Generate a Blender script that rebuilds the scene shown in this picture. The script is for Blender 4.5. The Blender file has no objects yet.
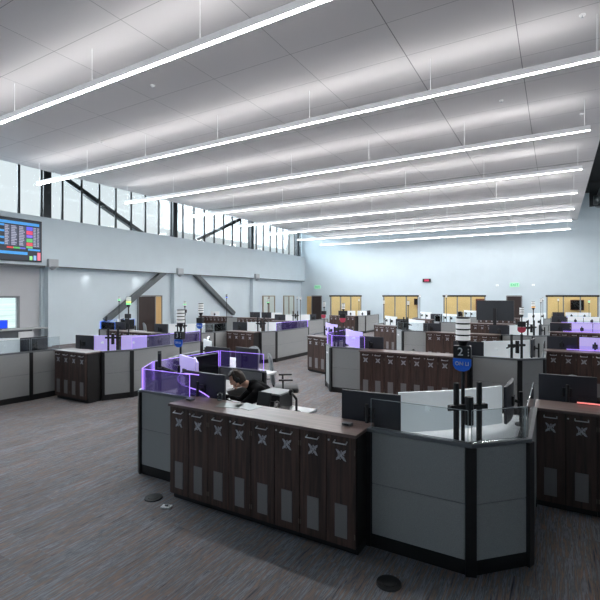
import bpy, bmesh, math, random
from mathutils import Vector, Matrix
random.seed(7)
scene = bpy.context.scene
col = scene.collection
R = math.radians
PI = math.pi

# ------------------------------------------------------------------ materials
MATS = {}
def lin(c):
    return tuple((v/12.92 if v <= .04045 else ((v+.055)/1.055)**2.4) for v in c)
def srgb(r, g, b):
    return lin((r/255., g/255., b/255.))
def mat(name, rgb, rough=.6, metal=0., emit=None, es=0., noise=None, bump=None, spec=.5, alpha=None, trans=0.):
    if name in MATS: return MATS[name]
    m = bpy.data.materials.new(name); m.use_nodes = True
    nt = m.node_tree; b = nt.nodes['Principled BSDF']
    b.inputs['Base Color'].default_value = (*rgb, 1)
    b.inputs['Roughness'].default_value = rough
    b.inputs['Metallic'].default_value = metal
    b.inputs['Specular IOR Level'].default_value = spec
    if emit:
        b.inputs['Emission Color'].default_value = (*emit, 1)
        b.inputs['Emission Strength'].default_value = es
    if noise:                       # (scale xyz, amount)
        sc, am = noise
        tc = nt.nodes.new('ShaderNodeTexCoord'); mp = nt.nodes.new('ShaderNodeMapping')
        mp.inputs['Scale'].default_value = sc
        nz = nt.nodes.new('ShaderNodeTexNoise'); nz.inputs['Scale'].default_value = 1; nz.inputs['Detail'].default_value = 4
        rp = nt.nodes.new('ShaderNodeValToRGB')
        rp.color_ramp.elements[0].position = .3; rp.color_ramp.elements[1].position = .7
        rp.color_ramp.elements[0].color = (*[c*(1-am) for c in rgb], 1)
        rp.color_ramp.elements[1].color = (*[c*(1+am) for c in rgb], 1)
        nt.links.new(tc.outputs['Object'], mp.inputs['Vector']); nt.links.new(mp.outputs['Vector'], nz.inputs['Vector'])
        nt.links.new(nz.outputs['Fac'], rp.inputs['Fac']); nt.links.new(rp.outputs['Color'], b.inputs['Base Color'])
        if bump:
            bp = nt.nodes.new('ShaderNodeBump'); bp.inputs['Strength'].default_value = bump; bp.inputs['Distance'].default_value = .01
            nt.links.new(nz.outputs['Fac'], bp.inputs['Height']); nt.links.new(bp.outputs['Normal'], b.inputs['Normal'])
    MATS[name] = m
    return m
def glass_mat(name, tint, refl=.12, emit=None, es=0.):
    if name in MATS: return MATS[name]
    m = bpy.data.materials.new(name); m.use_nodes = True; nt = m.node_tree; nt.nodes.clear()
    out = nt.nodes.new('ShaderNodeOutputMaterial'); mx = nt.nodes.new('ShaderNodeMixShader')
    tr = nt.nodes.new('ShaderNodeBsdfTransparent'); tr.inputs['Color'].default_value = (*tint, 1)
    gl = nt.nodes.new('ShaderNodeBsdfGlossy'); gl.inputs['Roughness'].default_value = .06
    fr = nt.nodes.new('ShaderNodeFresnel'); fr.inputs['IOR'].default_value = 1.45
    ml = nt.nodes.new('ShaderNodeMath'); ml.operation = 'MULTIPLY'; ml.inputs[1].default_value = refl/.12
    nt.links.new(fr.outputs[0], ml.inputs[0]); nt.links.new(ml.outputs[0], mx.inputs[0])
    nt.links.new(tr.outputs[0], mx.inputs[1]); nt.links.new(gl.outputs[0], mx.inputs[2])
    last = mx
    if emit:
        em = nt.nodes.new('ShaderNodeEmission'); em.inputs['Color'].default_value = (*emit, 1); em.inputs['Strength'].default_value = es
        ad = nt.nodes.new('ShaderNodeAddShader')
        nt.links.new(mx.outputs[0], ad.inputs[0]); nt.links.new(em.outputs[0], ad.inputs[1]); last = ad
    nt.links.new(last.outputs[0], out.inputs[0])
    MATS[name] = m
    return m

WALL = mat('wall_paint', srgb(210, 223, 230), .8, noise=((1.3, 1.3, 1.3), .02))
WALLG = mat('alcove_paint', srgb(196, 198, 202), .8, noise=((1.3, 1.3, 1.3), .02))
BLACKM = mat('black_metal', srgb(22, 22, 24), .45, noise=((8, 8, 8), .1))
STEEL = mat('painted_steel', srgb(92, 98, 102), .5, noise=((3, 3, 3), .08))
MULL = mat('dark_mullion', srgb(34, 39, 43), .5, noise=((3, 3, 3), .08))
SILVER = mat('brushed_silver', srgb(222, 223, 226), .35, .3, noise=((30, 30, 4), .06))
FABRIC = mat('grey_panel_fabric', srgb(158, 160, 160), .85, noise=((160, 160, 240), .17), bump=.12)
CAPM = mat('panel_cap_grey', srgb(112, 116, 121), .4, .3, noise=((10, 10, 10), .05))
WHITED = mat('white_laminate', srgb(222, 224, 226), .4, noise=((3, 3, 3), .02))
CARC = mat('black_carcass', srgb(27, 24, 24), .55, noise=((6, 6, 20), .12))
MONW = mat('silver_white_shell', srgb(232, 236, 238), .5, noise=((3, 3, 3), .03), emit=srgb(225, 235, 240), es=.24)  # emission stands in for light falling on the white monitor backs
MOND = mat('dark_grey_shell', srgb(50, 52, 60), .5, noise=((8, 8, 8), .05))
SCREEN = mat('dark_screen', srgb(16, 17, 22), .2, noise=((2, 2, 2), .1))
SCRB = mat('blue_screen', srgb(30, 60, 200), .3, emit=srgb(30, 70, 240), es=1.0)
LEDP = mat('purple_glow', srgb(176, 136, 255), .4, emit=srgb(176, 138, 255), es=1.3)
LEDR = mat('red_glow', srgb(255, 150, 150), .4, emit=srgb(255, 135, 130), es=1.0)
LEDB = mat('blue_glow', srgb(90, 140, 255), .4, emit=srgb(80, 135, 255), es=1.4)
SIGNB = mat('blue_sign', srgb(18, 88, 196), .5, noise=((5, 5, 5), .03), emit=srgb(18, 88, 196), es=.15)
SIGNR = mat('red_sign', srgb(205, 70, 95), .5, noise=((5, 5, 5), .03))
SIGNK = mat('black_sign', srgb(30, 30, 34), .5, noise=((5, 5, 5), .05))
TXTW = mat('white_lettering', srgb(235, 238, 240), .6)
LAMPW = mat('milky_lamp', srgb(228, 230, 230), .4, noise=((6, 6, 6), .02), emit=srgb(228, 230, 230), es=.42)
LAMPG = mat('green_lamp', srgb(150, 240, 170), .4, emit=srgb(140, 255, 170), es=1.2)
LAMPY = mat('yellow_lamp', srgb(240, 240, 150), .4, emit=srgb(235, 255, 140), es=1.2)
LAMPO = mat('amber_lamp', srgb(240, 190, 110), .4, emit=srgb(255, 190, 100), es=.7)
GLASS = glass_mat('clear_screen_glass', (.90, .93, .94))
GLASSP = glass_mat('purple_lit_glass', (.94, .92, .98), .10, srgb(120, 84, 240), .018)
GLASSW = glass_mat('window_glass', (.95, .97, .97), .06)
BLOND = mat('blond_wood', srgb(214, 176, 118), .5, noise=((3, 3, .6), .12))
DOORK = mat('dark_door', srgb(52, 40, 38), .5, noise=((20, 20, 1), .12))
SKIN = mat('skin', srgb(206, 160, 138), .55, noise=((20, 20, 20), .05))
HAIR = mat('dark_hair', srgb(48, 36, 30), .6, noise=((90, 90, 25), .35))
SWEAT = mat('black_sweater', srgb(13, 14, 17), .95, noise=((90, 90, 90), .2), spec=.15)
TROUS = mat('dark_trousers', srgb(40, 42, 52), .85, noise=((60, 60, 60), .12))
CHAIRM = mat('pale_grey_mesh', srgb(150, 156, 160), .7, noise=((120, 120, 120), .12))
CHAIRK = mat('black_plastic', srgb(24, 24, 27), .5, noise=((10, 10, 10), .08))
PLANT = mat('leaf_green', srgb(52, 66, 34), .6, noise=((12, 12, 12), .3))
PAPER = mat('paper_white', srgb(226, 230, 232), .7, noise=((4, 4, 4), .03))
VENT = mat('grey_vent_mesh', srgb(126, 123, 124), .6, noise=((260, 260, 260), .25))
EMBL = mat('silver_emblem', srgb(180, 181, 188), .4, .1, noise=((60, 60, 60), .35))

def wood(name, c1, c2, rough, scale):
    m = mat(name, c1, rough); nt = m.node_tree; b = nt.nodes['Principled BSDF']
    tc = nt.nodes.new('ShaderNodeTexCoord'); mp = nt.nodes.new('ShaderNodeMapping'); mp.inputs['Scale'].default_value = scale
    nz = nt.nodes.new('ShaderNodeTexNoise'); nz.inputs['Scale'].default_value = 1; nz.inputs['Detail'].default_value = 6; nz.inputs['Distortion'].default_value = .6
    oi = nt.nodes.new('ShaderNodeObjectInfo')
    ad = nt.nodes.new('ShaderNodeVectorMath'); ad.operation = 'ADD'
    ml = nt.nodes.new('ShaderNodeMath'); ml.operation = 'MULTIPLY'; ml.inputs[1].default_value = 30
    nt.links.new(oi.outputs['Random'], ml.inputs[0]); nt.links.new(tc.outputs['Object'], mp.inputs['Vector'])
    nt.links.new(mp.outputs['Vector'], ad.inputs[0]); nt.links.new(ml.outputs[0], ad.inputs[1])
    nt.links.new(ad.outputs[0], nz.inputs['Vector'])
    rp = nt.nodes.new('ShaderNodeValToRGB'); rp.color_ramp.elements[0].position = .34; rp.color_ramp.elements[1].position = .68
    rp.color_ramp.elements[0].color = (*c1, 1); rp.color_ramp.elements[1].color = (*c2, 1)
    nt.links.new(nz.outputs['Fac'], rp.inputs['Fac']); nt.links.new(rp.outputs['Color'], b.inputs['Base Color'])
    return m
WALNUT = wood('walnut_doors', srgb(54, 40, 37), srgb(88, 66, 59), .45, (26, 26, 1.6))
WTOP = wood('walnut_top', srgb(88, 73, 70), srgb(118, 101, 97), .32, (1.5, 30, 30))

def carpet():
    m = mat('striped_carpet', srgb(100, 100, 104), .95, spec=.2); nt = m.node_tree; b = nt.nodes['Principled BSDF']
    N = nt.nodes.new; L = nt.links.new
    tc = N('ShaderNodeTexCoord'); sp = N('ShaderNodeSeparateXYZ'); L(tc.outputs['Object'], sp.inputs[0])
    def math_(op, a, bb=None):
        n = N('ShaderNodeMath'); n.operation = op
        for i, v in enumerate((a, bb)):
            if v is None: continue
            if isinstance(v, (int, float)): n.inputs[i].default_value = v
            else: L(v, n.inputs[i])
        return n.outputs[0]
    ix = math_('FLOOR', math_('DIVIDE', sp.outputs['X'], .25))
    wn = N('ShaderNodeTexWhiteNoise'); wn.noise_dimensions = '1D'; L(ix, wn.inputs['W'])
    iy = math_('FLOOR', math_('ADD', sp.outputs['Y'], wn.outputs['Value']))
    cid = N('ShaderNodeCombineXYZ'); L(ix, cid.inputs[0]); L(iy, cid.inputs[1])
    w2 = N('ShaderNodeTexWhiteNoise'); w2.noise_dimensions = '3D'; L(cid.outputs[0], w2.inputs['Vector'])
    mp = N('ShaderNodeMapping'); mp.inputs['Scale'].default_value = (46, 2.3, 1); L(tc.outputs['Object'], mp.inputs['Vector'])
    nz = N('ShaderNodeTexNoise'); nz.noise_dimensions = '4D'; nz.inputs['Scale'].default_value = 1; nz.inputs['Detail'].default_value = 5; nz.inputs['Roughness'].default_value = .6
    L(mp.outputs['Vector'], nz.inputs['Vector']); L(math_('MULTIPLY', w2.outputs['Value'], 40), nz.inputs['W'])
    rp = N('ShaderNodeValToRGB'); cr = rp.color_ramp
    cols = [(.29, (56, 57, 62)), (.38, (98, 99, 105)), (.44, (136, 116, 104)), (.49, (96, 98, 104)), (.56, (134, 136, 140)), (.61, (80, 83, 92)), (.67, (150, 133, 120)), (.76, (112, 114, 118))]
    cr.elements[0].position = cols[0][0]; cr.elements[0].color = (*srgb(*cols[0][1]), 1)
    cr.elements[1].position = cols[-1][0]; cr.elements[1].color = (*srgb(*cols[-1][1]), 1)
    for p, c in cols[1:-1]:
        e = cr.elements.new(p); e.color = (*srgb(*c), 1)
    L(nz.outputs['Fac'], rp.inputs['Fac'])
    hs = N('ShaderNodeHueSaturation'); hs.inputs['Saturation'].default_value = 1.0
    L(math_('ADD', math_('MULTIPLY', w2.outputs['Value'],   .24), 1.0), hs.inputs['Value']); L(rp.outputs['Color'], hs.inputs['Color'])
    L(hs.outputs['Color'], b.inputs['Base Color'])
carpet()
CARPET = MATS['striped_carpet']

def ceiling_mat():
    m = mat('ceiling_panels', srgb(226, 224, 224), .85); nt = m.node_tree; b = nt.nodes['Principled BSDF']
    N = nt.nodes.new; L = nt.links.new
    tc = N('ShaderNodeTexCoord'); mp = N('ShaderNodeMapping'); mp.inputs['Location'].default_value = (.63, -.2, 0)
    L(tc.outputs['Object'], mp.inputs['Vector'])
    br = N('ShaderNodeTexBrick'); br.offset = .0; br.inputs['Scale'].default_value = 1
    br.inputs['Brick Width'].default_value = 2.04; br.inputs['Row Height'].default_value = 1.25
    br.inputs['Mortar Size'].default_value = .006; br.inputs['Mortar Smooth'].default_value = .3
    br.inputs['Color1'].default_value = (*srgb(226, 224, 225), 1); br.inputs['Color2'].default_value = (*srgb(221, 219, 220), 1)
    br.inputs['Mortar'].default_value = (*srgb(150, 150, 152), 1)
    L(mp.outputs['Vector'], br.inputs['Vector']); L(br.outputs['Color'], b.inputs['Base Color'])
    return m
CEIL = ceiling_mat()

# ------------------------------------------------------------------ mesh helpers
class MB:
    def __init__(s): s.bm = bmesh.new()
    def box(s, c, d, rz=0., rx=0., ry=0., bev=0.):
        g = bmesh.ops.create_cube(s.bm, size=1)
        vs = g['verts']
        M = Matrix.Translation(c) @ Matrix.Rotation(rz, 4, 'Z') @ Matrix.Rotation(ry, 4, 'Y') @ Matrix.Rotation(rx, 4, 'X') @ Matrix.Diagonal((*d, 1))
        bmesh.ops.transform(s.bm, matrix=M, verts=vs)
        if bev > 0:
            es = list({e for v in vs for e in v.link_edges})
            bmesh.ops.bevel(s.bm, geom=es, offset=bev, segments=2, affect='EDGES', profile=.6)
        return s
    def bar(s, a, b, w, t=None):                     # box along a->b
        a = Vector(a); b = Vector(b); d = b-a; t = t or w
        q = d.to_track_quat('Z', 'Y').to_matrix().to_4x4()
        g = bmesh.ops.create_cube(s.bm, size=1)
        bmesh.ops.transform(s.bm, matrix=Matrix.Translation((a+b)/2) @ q @ Matrix.Diagonal((w, t, d.length, 1)), verts=g['verts'])
        return s
    def tube(s, a, b, r, r2=None, n=12):
        a = Vector(a); b = Vector(b); d = b-a
        q = d.to_track_quat('Z', 'Y').to_matrix().to_4x4()
        g = bmesh.ops.create_cone(s.bm, cap_ends=True, segments=n, radius1=r, radius2=r if r2 is None else r2, depth=d.length)
        bmesh.ops.transform(s.bm, matrix=Matrix.Translation((a+b)/2) @ q, verts=g['verts'])
        return s
    def path(s, pts, r, n=8):
        for i in range(len(pts)-1): s.tube(pts[i], pts[i+1], r, n=n)
        return s
    def ball(s, c, r, seg=12, d=(1, 1, 1)):
        g = bmesh.ops.create_uvsphere(s.bm, u_segments=seg, v_segments=max(6, seg//2+2), radius=r)
        bmesh.ops.transform(s.bm, matrix=Matrix.Translation(c) @ Matrix.Diagonal((*d, 1)), verts=g['verts'])
        return s
    def prism(s, pts, z0, z1):                       # polygon in XY
        lo = [s.bm.verts.new((x, y, z0)) for x, y in pts]; hi = [s.bm.verts.new((x, y, z1)) for x, y in pts]
        n = len(pts)
        s.bm.faces.new(lo[::-1]); s.bm.faces.new(hi)
        for i in range(n): s.bm.faces.new((lo[i], lo[(i+1) % n], hi[(i+1) % n], hi[i]))
        return s
    def prism_xz(s, pts, y0, y1):                    # polygon in XZ, extruded along Y
        lo = [s.bm.verts.new((x, y0, z)) for x, z in pts]; hi = [s.bm.verts.new((x, y1, z)) for x, z in pts]
        n = len(pts)
        s.bm.faces.new(lo); s.bm.faces.new(hi[::-1])
        for i in range(n): s.bm.faces.new((lo[i], hi[i], hi[(i+1) % n], lo[(i+1) % n]))
        return s
    def mesh(s, name, m, smooth=False):
        bmesh.ops.recalc_face_normals(s.bm, faces=s.bm.faces)
        me = bpy.data.meshes.new(name); s.bm.to_mesh(me); s.bm.free()
        me.materials.append(m)
        if smooth:
            for p in me.polygons: p.use_smooth = True
        return me
    def build(s, name, m, parent=None, smooth=False):
        o = bpy.data.objects.new(name, s.mesh(name, m, smooth)); col.objects.link(o)
        if parent is not None: o.parent = parent
        return o

def tag(o, label, cat, group=None):
    o['label'] = label; o['category'] = cat
    if group: o['group'] = group
    return o
def thing(name, label, cat, loc=(0, 0, 0), rz=0., group=None):
    o = bpy.data.objects.new(name, None); o.empty_display_size = .1
    col.objects.link(o); o.location = loc; o.rotation_euler = (0, 0, rz)
    return tag(o, label, cat, group)
def struct(name, mb, m):
    o = mb.build(name, m); o['kind'] = 'structure'; return o
def dup(root, loc, rz, label, group=None):
    r = root.copy(); col.objects.link(r); r.location = loc; r.rotation_euler = (0, 0, rz); r['label'] = label
    if group: r['group'] = group
    for ch in list(root.children):
        c = ch.copy(); col.objects.link(c); c.parent = r
        for g in list(ch.children):
            d = g.copy(); col.objects.link(d); d.parent = c
    return r
def text_mesh(body, size, align='CENTER'):
    cu = bpy.data.curves.new('lettering', 'FONT'); cu.body = body; cu.size = size; cu.align_x = align; cu.align_y = 'CENTER'; cu.extrude = .0008; cu.offset = size*.012
    o = bpy.data.objects.new('lettering', cu); col.objects.link(o)
    dg = bpy.context.evaluated_depsgraph_get(); dg.update()
    me = bpy.data.meshes.new_from_object(o.evaluated_get(dg))
    col.objects.unlink(o); bpy.data.objects.remove(o)
    me.materials.clear(); me.materials.append(TXTW)
    return me
def lettering(body, size, loc, parent, m=None, name='lettering'):      # stands in XZ, reads from -Y
    me = text_mesh(body, size)
    me.transform(Matrix.Translation(loc) @ Matrix.Rotation(PI/2, 4, 'X'))
    if m: me.materials[0] = m
    o = bpy.data.objects.new(name, me); col.objects.link(o); o.parent = parent
    return o
def baked(o):                                         # modifiers -> plain mesh
    dg = bpy.context.evaluated_depsgraph_get(); dg.update()
    me = bpy.data.meshes.new_from_object(o.evaluated_get(dg))
    o.modifiers.clear(); o.data = me
    return o
ORD = ['first', 'second', 'third', 'fourth', 'fifth', 'sixth', 'seventh', 'eighth', 'ninth', 'tenth']

# ------------------------------------------------------------------ room shell
T = 1.06
XW, XL = -19.3, -19.8           # face of the upper band, face of the lower wall
YF = 34.0                       # far wall
XR, YB = 11.0, -4.0
ZC = 7.2
struct('floor', MB().box(((XR-21.5)/2, 17, -.05), (XR+21.5, 44, .1)), CARPET)

# far wall with openings
wins = [(-16.76, -13.95), (-12.0, -9.24), (-7.28, -4.42), (-.53, 2.32)]
ZW0, ZW1 = .35, 2.2
fw = MB()
xs = [XL-.3] + [v for w in wins for v in w] + [XR]
for i in range(0, len(xs), 2):
    fw.box(((xs[i]+xs[i+1])/2, YF+.1, 4.5), (xs[i+1]-xs[i], .2, 9))
for a, b in wins:
    fw.box(((a+b)/2, YF+.1, (ZW1+9)/2), (b-a, .2, 9-ZW1)); fw.box(((a+b)/2, YF+.1, ZW0/2), (b-a, .2, ZW0))
struct('wall_far', fw, WALL)
# room behind the far windows
BACKY = mat('yellow_room_wall', srgb(238, 212, 158), .7, noise=((.8, .8, .8), .08))
struct('wall_back_room', MB().box((-7, YF+4.2, 1.4), (26, .1, 2.9)), BACKY)
struct('ceiling_back_room', MB().box((-7, YF+2.2, 2.85), (26, 3.9, .1)), WALL)
struct('wall_right', MB().box((XR+.1, 15, 4.5), (.2, 38.2, 9)), WALL)
struct('wall_rear', MB().box(((XR+XL)/2, YB-.1, 4.5), (XR-XL+.6, .2, 9)), WALL)

# left wall
ZS, ZB = 5.68, 3.56             # sill of the clerestory, underside of the band
struct('wall_left_band', MB().box((XW-.35, (YB+YF)/2, (ZS+ZB)/2), (.7, YF-YB, ZS-ZB)), WALL)
lw = MB()
LDOOR = (16.25, 17.95)
lwin = [(28.0, 29.6), (31.0, 32.6)]
AW = (7.4, 10.15)
def zwall(mb, ya, yb, z0, z1, X): mb.box((X-.1, (ya+yb)/2, (z0+z1)/2), (.2, yb-ya, z1-z0))
zwall(lw, 11.05, YF, 0, ZB, XL+.15)
struct('wall_left', lw, WALL)
aw = MB()
zwall(aw, YB, AW[0], 0, ZB, XL); zwall(aw, AW[1], 11.05, 0, ZB, XL)
zwall(aw, AW[0], AW[1], 0, .85, XL); zwall(aw, AW[0], AW[1], 2.2, ZB, XL)
struct('wall_alcove', aw, WALLG)
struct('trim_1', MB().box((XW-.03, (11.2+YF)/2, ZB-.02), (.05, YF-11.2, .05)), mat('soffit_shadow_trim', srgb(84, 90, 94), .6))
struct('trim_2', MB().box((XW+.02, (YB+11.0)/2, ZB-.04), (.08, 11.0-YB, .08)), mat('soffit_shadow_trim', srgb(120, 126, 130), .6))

# alcove window
w1 = thing('window_1', 'a', 'w'); del w1['label'], w1['category']; w1['kind'] = 'structure'
f = MB()
for y in AW: f.box((XL+.02, y, 1.52), (.1, .08, 1.43))
for z in (.85, 2.2): f.box((XL+.02, sum(AW)/2, z), (.1, AW[1]-AW[0]+.08, .08))
f.box((XL+.02, 8.8, 1.52), (.06, .05, 1.35))
f.build('window_frame', mat('grey_frame', srgb(130, 134, 138), .5), w1)
MB().box((XL-.05, sum(AW)/2, 1.52), (.01, AW[1]-AW[0], 1.35)).build('window_pane', GLASSW, w1)
# room behind the alcove window
struct('wall_beyond_alcove', MB().box((XL-2.6, 8, 1.5), (.1, 10, 3.2)), mat('bright_blinds', srgb(220, 228, 222), .7, noise=((.5, .5, 16), .2), emit=srgb(220, 230, 220), es=.45))

# left door and the pale windows at the far end of the left wall
d1 = thing('door_1', 'a', 'w'); del d1['label'], d1['category']; d1['kind'] = 'structure'
MB().box((XL+.18, 16.8, 1.1), (.06, 1.15, 2.2)).build('door_leaf', DOORK, d1)
MB().box((XL+.18, 17.62, 1.1), (.06, .42, 2.2)).build('door_side_panel', BLOND, d1)
fr = MB()
for y in (16.2, 17.39, 17.86): fr.box((XL+.2, y, 1.12), (.08, .05, 2.24))
fr.box((XL+.2, 17.03, 2.24), (.08, 1.7, .06)); fr.build('door_frame', mat('grey_frame', (0, 0, 0)), d1)
PALEW = mat('pale_frosted_pane', srgb(205, 216, 212), .3, noise=((.7, .7, .7), .06))
for i, (a, b) in enumerate(lwin):
    w = thing('window_%d' % (i+2), 'a', 'w'); del w['label'], w['category']; w['kind'] = 'structure'
    MB().box((XL+.17, (a+b)/2, 1.3), (.04, b-a, 1.8)).build('window_pane', PALEW, w)
    f = MB()
    for y in (a, (a+b)/2, b): f.box((XL+.19, y, 1.3), (.08, .1, 1.9))
    f.box((XL+.19, (a+b)/2, 2.22), (.08, b-a, .07)); f.build('window_frame', mat('tan_frame', srgb(150, 140, 122), .6), w)
# far doors
for i, (a, b, s) in enumerate([(-18.55, -17.6, True), (-3.0, -2.05, False)]):
    d = thing('door_%d' % (i+2), 'a', 'w'); del d['label'], d['category']; d['kind'] = 'structure'
    MB().box(((a+b)/2, YF-.03, 1.1), (b-a, .06, 2.2)).build('door_leaf', DOORK, d)
    f = MB()
    for x in (a, b): f.box((x, YF-.04, 1.12), (.06, .08, 2.24))
    f.box(((a+b)/2, YF-.04, 2.24), (b-a, .08, .06)); f.build('door_frame', mat('grey_frame', (0, 0, 0)), d)
    if s: MB().box((a-.28, YF-.03, 1.1), (.42, .06, 2.2)).build('door_side_panel', BLOND, d)
# far windows
for i, (a, b) in enumerate(wins):
    w = thing('window_%d' % (i+4), 'a', 'w'); del w['label'], w['category']; w['kind'] = 'structure'
    f = MB()
    n = 3
    for k in range(n+1): f.box((a+(b-a)*k/n, YF+.05, (ZW0+ZW1)/2), (.07, .12, ZW1-ZW0))
    MB().box(((a+b)/2, YF-.02, ZW1+.03), (b-a+.16, .12, .12)).build('window_header', BLACKM, w); f.box(((a+b)/2, YF+.05, ZW0), (b-a, .12, .06))
    f.build('window_frame', mat('grey_frame', (0, 0, 0)), w)
    MB().box(((a+b)/2, YF+.08, (ZW0+ZW1)/2), (b-a, .01, ZW1-ZW0)).build('window_pane', GLASSW, w)
# dark furniture inside the back rooms
for x0, x1, z0, z1, nm, lb in [(-15.5, -14.9, 0, 2.1, 'storage_cupboard', 'tall brown cupboard in the room behind the leftmost far window'),
                               (-10.6, -9.5, 1.45, 2.0, 'wall_screen', 'dark wall screen seen through the second far window'),
                               (-5.6, -4.9, 0, 2.0, 'storage_cupboard', 'tall reddish brown cupboard behind the third far window'),
                               (.9, 1.75, 1.2, 1.95, 'wall_screen', 'brown notice board seen through the rightmost far window')]:
    t = thing(nm, lb, 'cupboard' if 'cup' in nm else 'screen', (x0, YF+3.9, 0))
    MB().box(((x1-x0)/2, 0, (z0+z1)/2), (x1-x0, .3, z1-z0), bev=.01).build('cabinet_body' if 'cup' in nm else 'screen_frame', mat('red_brown', srgb(120, 70, 50), .5, noise=((9, 9, 1), .15)), t)
    if 'cup' in nm:
        for k in range(2): MB().box(((x1-x0)*(.26+.48*k), -.16, 1.05), ((x1-x0)*.45, .02, 1.9)).build('door', mat('red_brown', (0, 0, 0)), t)
    else:
        MB().box(((x1-x0)/2, -.155, (z0+z1)/2), (x1-x0-.06, .01, z1-z0-.06)).build('display_panel', SCREEN, t)

# columns, brackets, braces (structure)
for k, y in enumerate([11.25, 18.85, 26.6]):
    c = MB().box((XL+.32, y, ZB/2), (.3, .55 if k else .16, ZB)); struct('trim_%d' % (k+3), c, WALL)
    struct('trim_%d' % (k+20), MB().box((XW+.08, y+.05, ZB+.12), (.2, .42, .36)).tube((XW+.08, y+.05, ZB-.18), (XW+.08, y+.05, ZB-.02), .05, .2), mat('bracket_grey', srgb(176, 182, 188), .5))
br = [((XL+.36, 18.9, 4.3), (XL+.36, 14.1, 1.0)), ((XL+.36, 19.4, 4.3), (XL+.36, 24.2, 1.0))]
for i, (a, b) in enumerate(br):
    struct('trim_%d' % (i+30), MB().bar(a, b, .26, .26), STEEL)
br2 = [((XW-.55, 12.15, 7.75), (XW-.55, 17.1, 5.5)), ((XW-.55, 20.4, 5.55), (XW-.55, 25.4, 7.8))]
for i, (a, b) in enumerate(br2):
    struct('trim_%d' % (i+40), MB().bar(a, b, .22, .22), MULL)
for i, y in enumerate([3.6, 11.33, 18.98, 26.7, 33.5]):
    struct('trim_%d' % (i+50), MB().box((XW-.5, y, 7), (.3, .34, 2.8)), MULL)
# clerestory
cw = thing('window_10', 'a', 'w'); del cw['label'], cw['category']; cw['kind'] = 'structure'
f = MB(); y = 12.03-.95*16
while y < YF:
    f.box((XW-.4, y, 7), (.06, .1, 2.8)); y += .95
f.box((XW-.4, 15, 8.35), (.16, 38, .1)); f.box((XW-.4, 15, ZS+.02), (.16, 38, .06))
f.build('window_frame', MULL, cw)
MB().box((XW-.42, 15, 7), (.01, 38, 2.7)).build('window_pane', GLASSW, cw)
struct('wall_left_top', MB().box((XW-.4, 15, 8.75), (.3, 38.2, .7)), WALL)

# ceiling cloud with its dark joints, and the dark open deck round it
XC0, XC1 = -17.5, 1.2
yj = [YB, 2.6, 11.0, 19.35, 27.75, YF-.02]
for i in range(5):
    struct('ceiling' if i == 0 else 'ceiling_%d' % (i+1), MB().box(((XC0+XC1)/2, (yj[i]+yj[i+1])/2, ZC+.06), (XC1-XC0, yj[i+1]-yj[i]-.12, .12)), CEIL)
DECK = mat('dark_deck', srgb(40, 43, 46), .8, noise=((2, 2, 2), .2))
struct('ceiling_deck', MB().box(((XL+XR)/2, 15, 8.95), (XR-XL+1, 38.4, .1)), DECK)
struct('ceiling_soffit', MB().box((6.4, 31.0, 8.2), (9.4, .2, 1.4)), DECK)
for i, y in enumerate(yj[1:-1]):
    struct('trim_%d' % (70+i), MB().box(((XC0+XC1)/2, y, ZC+.04), (XC1-XC0-.02, .12, .04)), BLACKM)
# gaps beside the pale seams that run toward the far wall
for i, x in enumerate([-.63, -2.67]):
    struct('trim_%d' % (60+i), MB().box((x, 10.6 if i == 0 else 9, ZC-.002), (.014, 16.5, .006)), mat('joint_grey', srgb(135, 135, 138), .8))

# ducts in the open ceiling on the right
for k, (x, z, r) in enumerate([(2.3, 8.0, .28), (3.2, 8.25, .18)]):
    t = thing('air_duct', ['fat dark air duct under the open ceiling at far right', 'thinner dark duct beside the fat one at far right'][k], 'duct', (x, 18, z))
    MB().tube((0, -16, 0), (0, 15, 0), r, n=20).build('duct_pipe', mat('dark_duct', srgb(60, 66, 68), .4, .4), t, True)
    h = MB()
    for y in range(-14, 15, 4): h.box((0, y, (8.9-z)/2), (.03, .05, 8.9-z))
    h.build('hanger', BLACKM, t)
t = thing('air_duct', 'short cross duct with grey flange where the open ceiling meets the far wall', 'duct', (2.6, 29.3, 7.55))
MB().tube((-.7, 0, 0), (2.6, 0, .1), .2, n=18).build('duct_pipe', mat('grey_duct', srgb(120, 128, 128), .4, .4), t, True)
MB().tube((-.8, 0, 0), (-.6, 0, 0), .26, n=18).build('flange', mat('dark_duct', (0, 0, 0)), t, True)
MB().box((0, 0, .65), (.04, .04, 1.4)).build('hanger', BLACKM, t)

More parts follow.
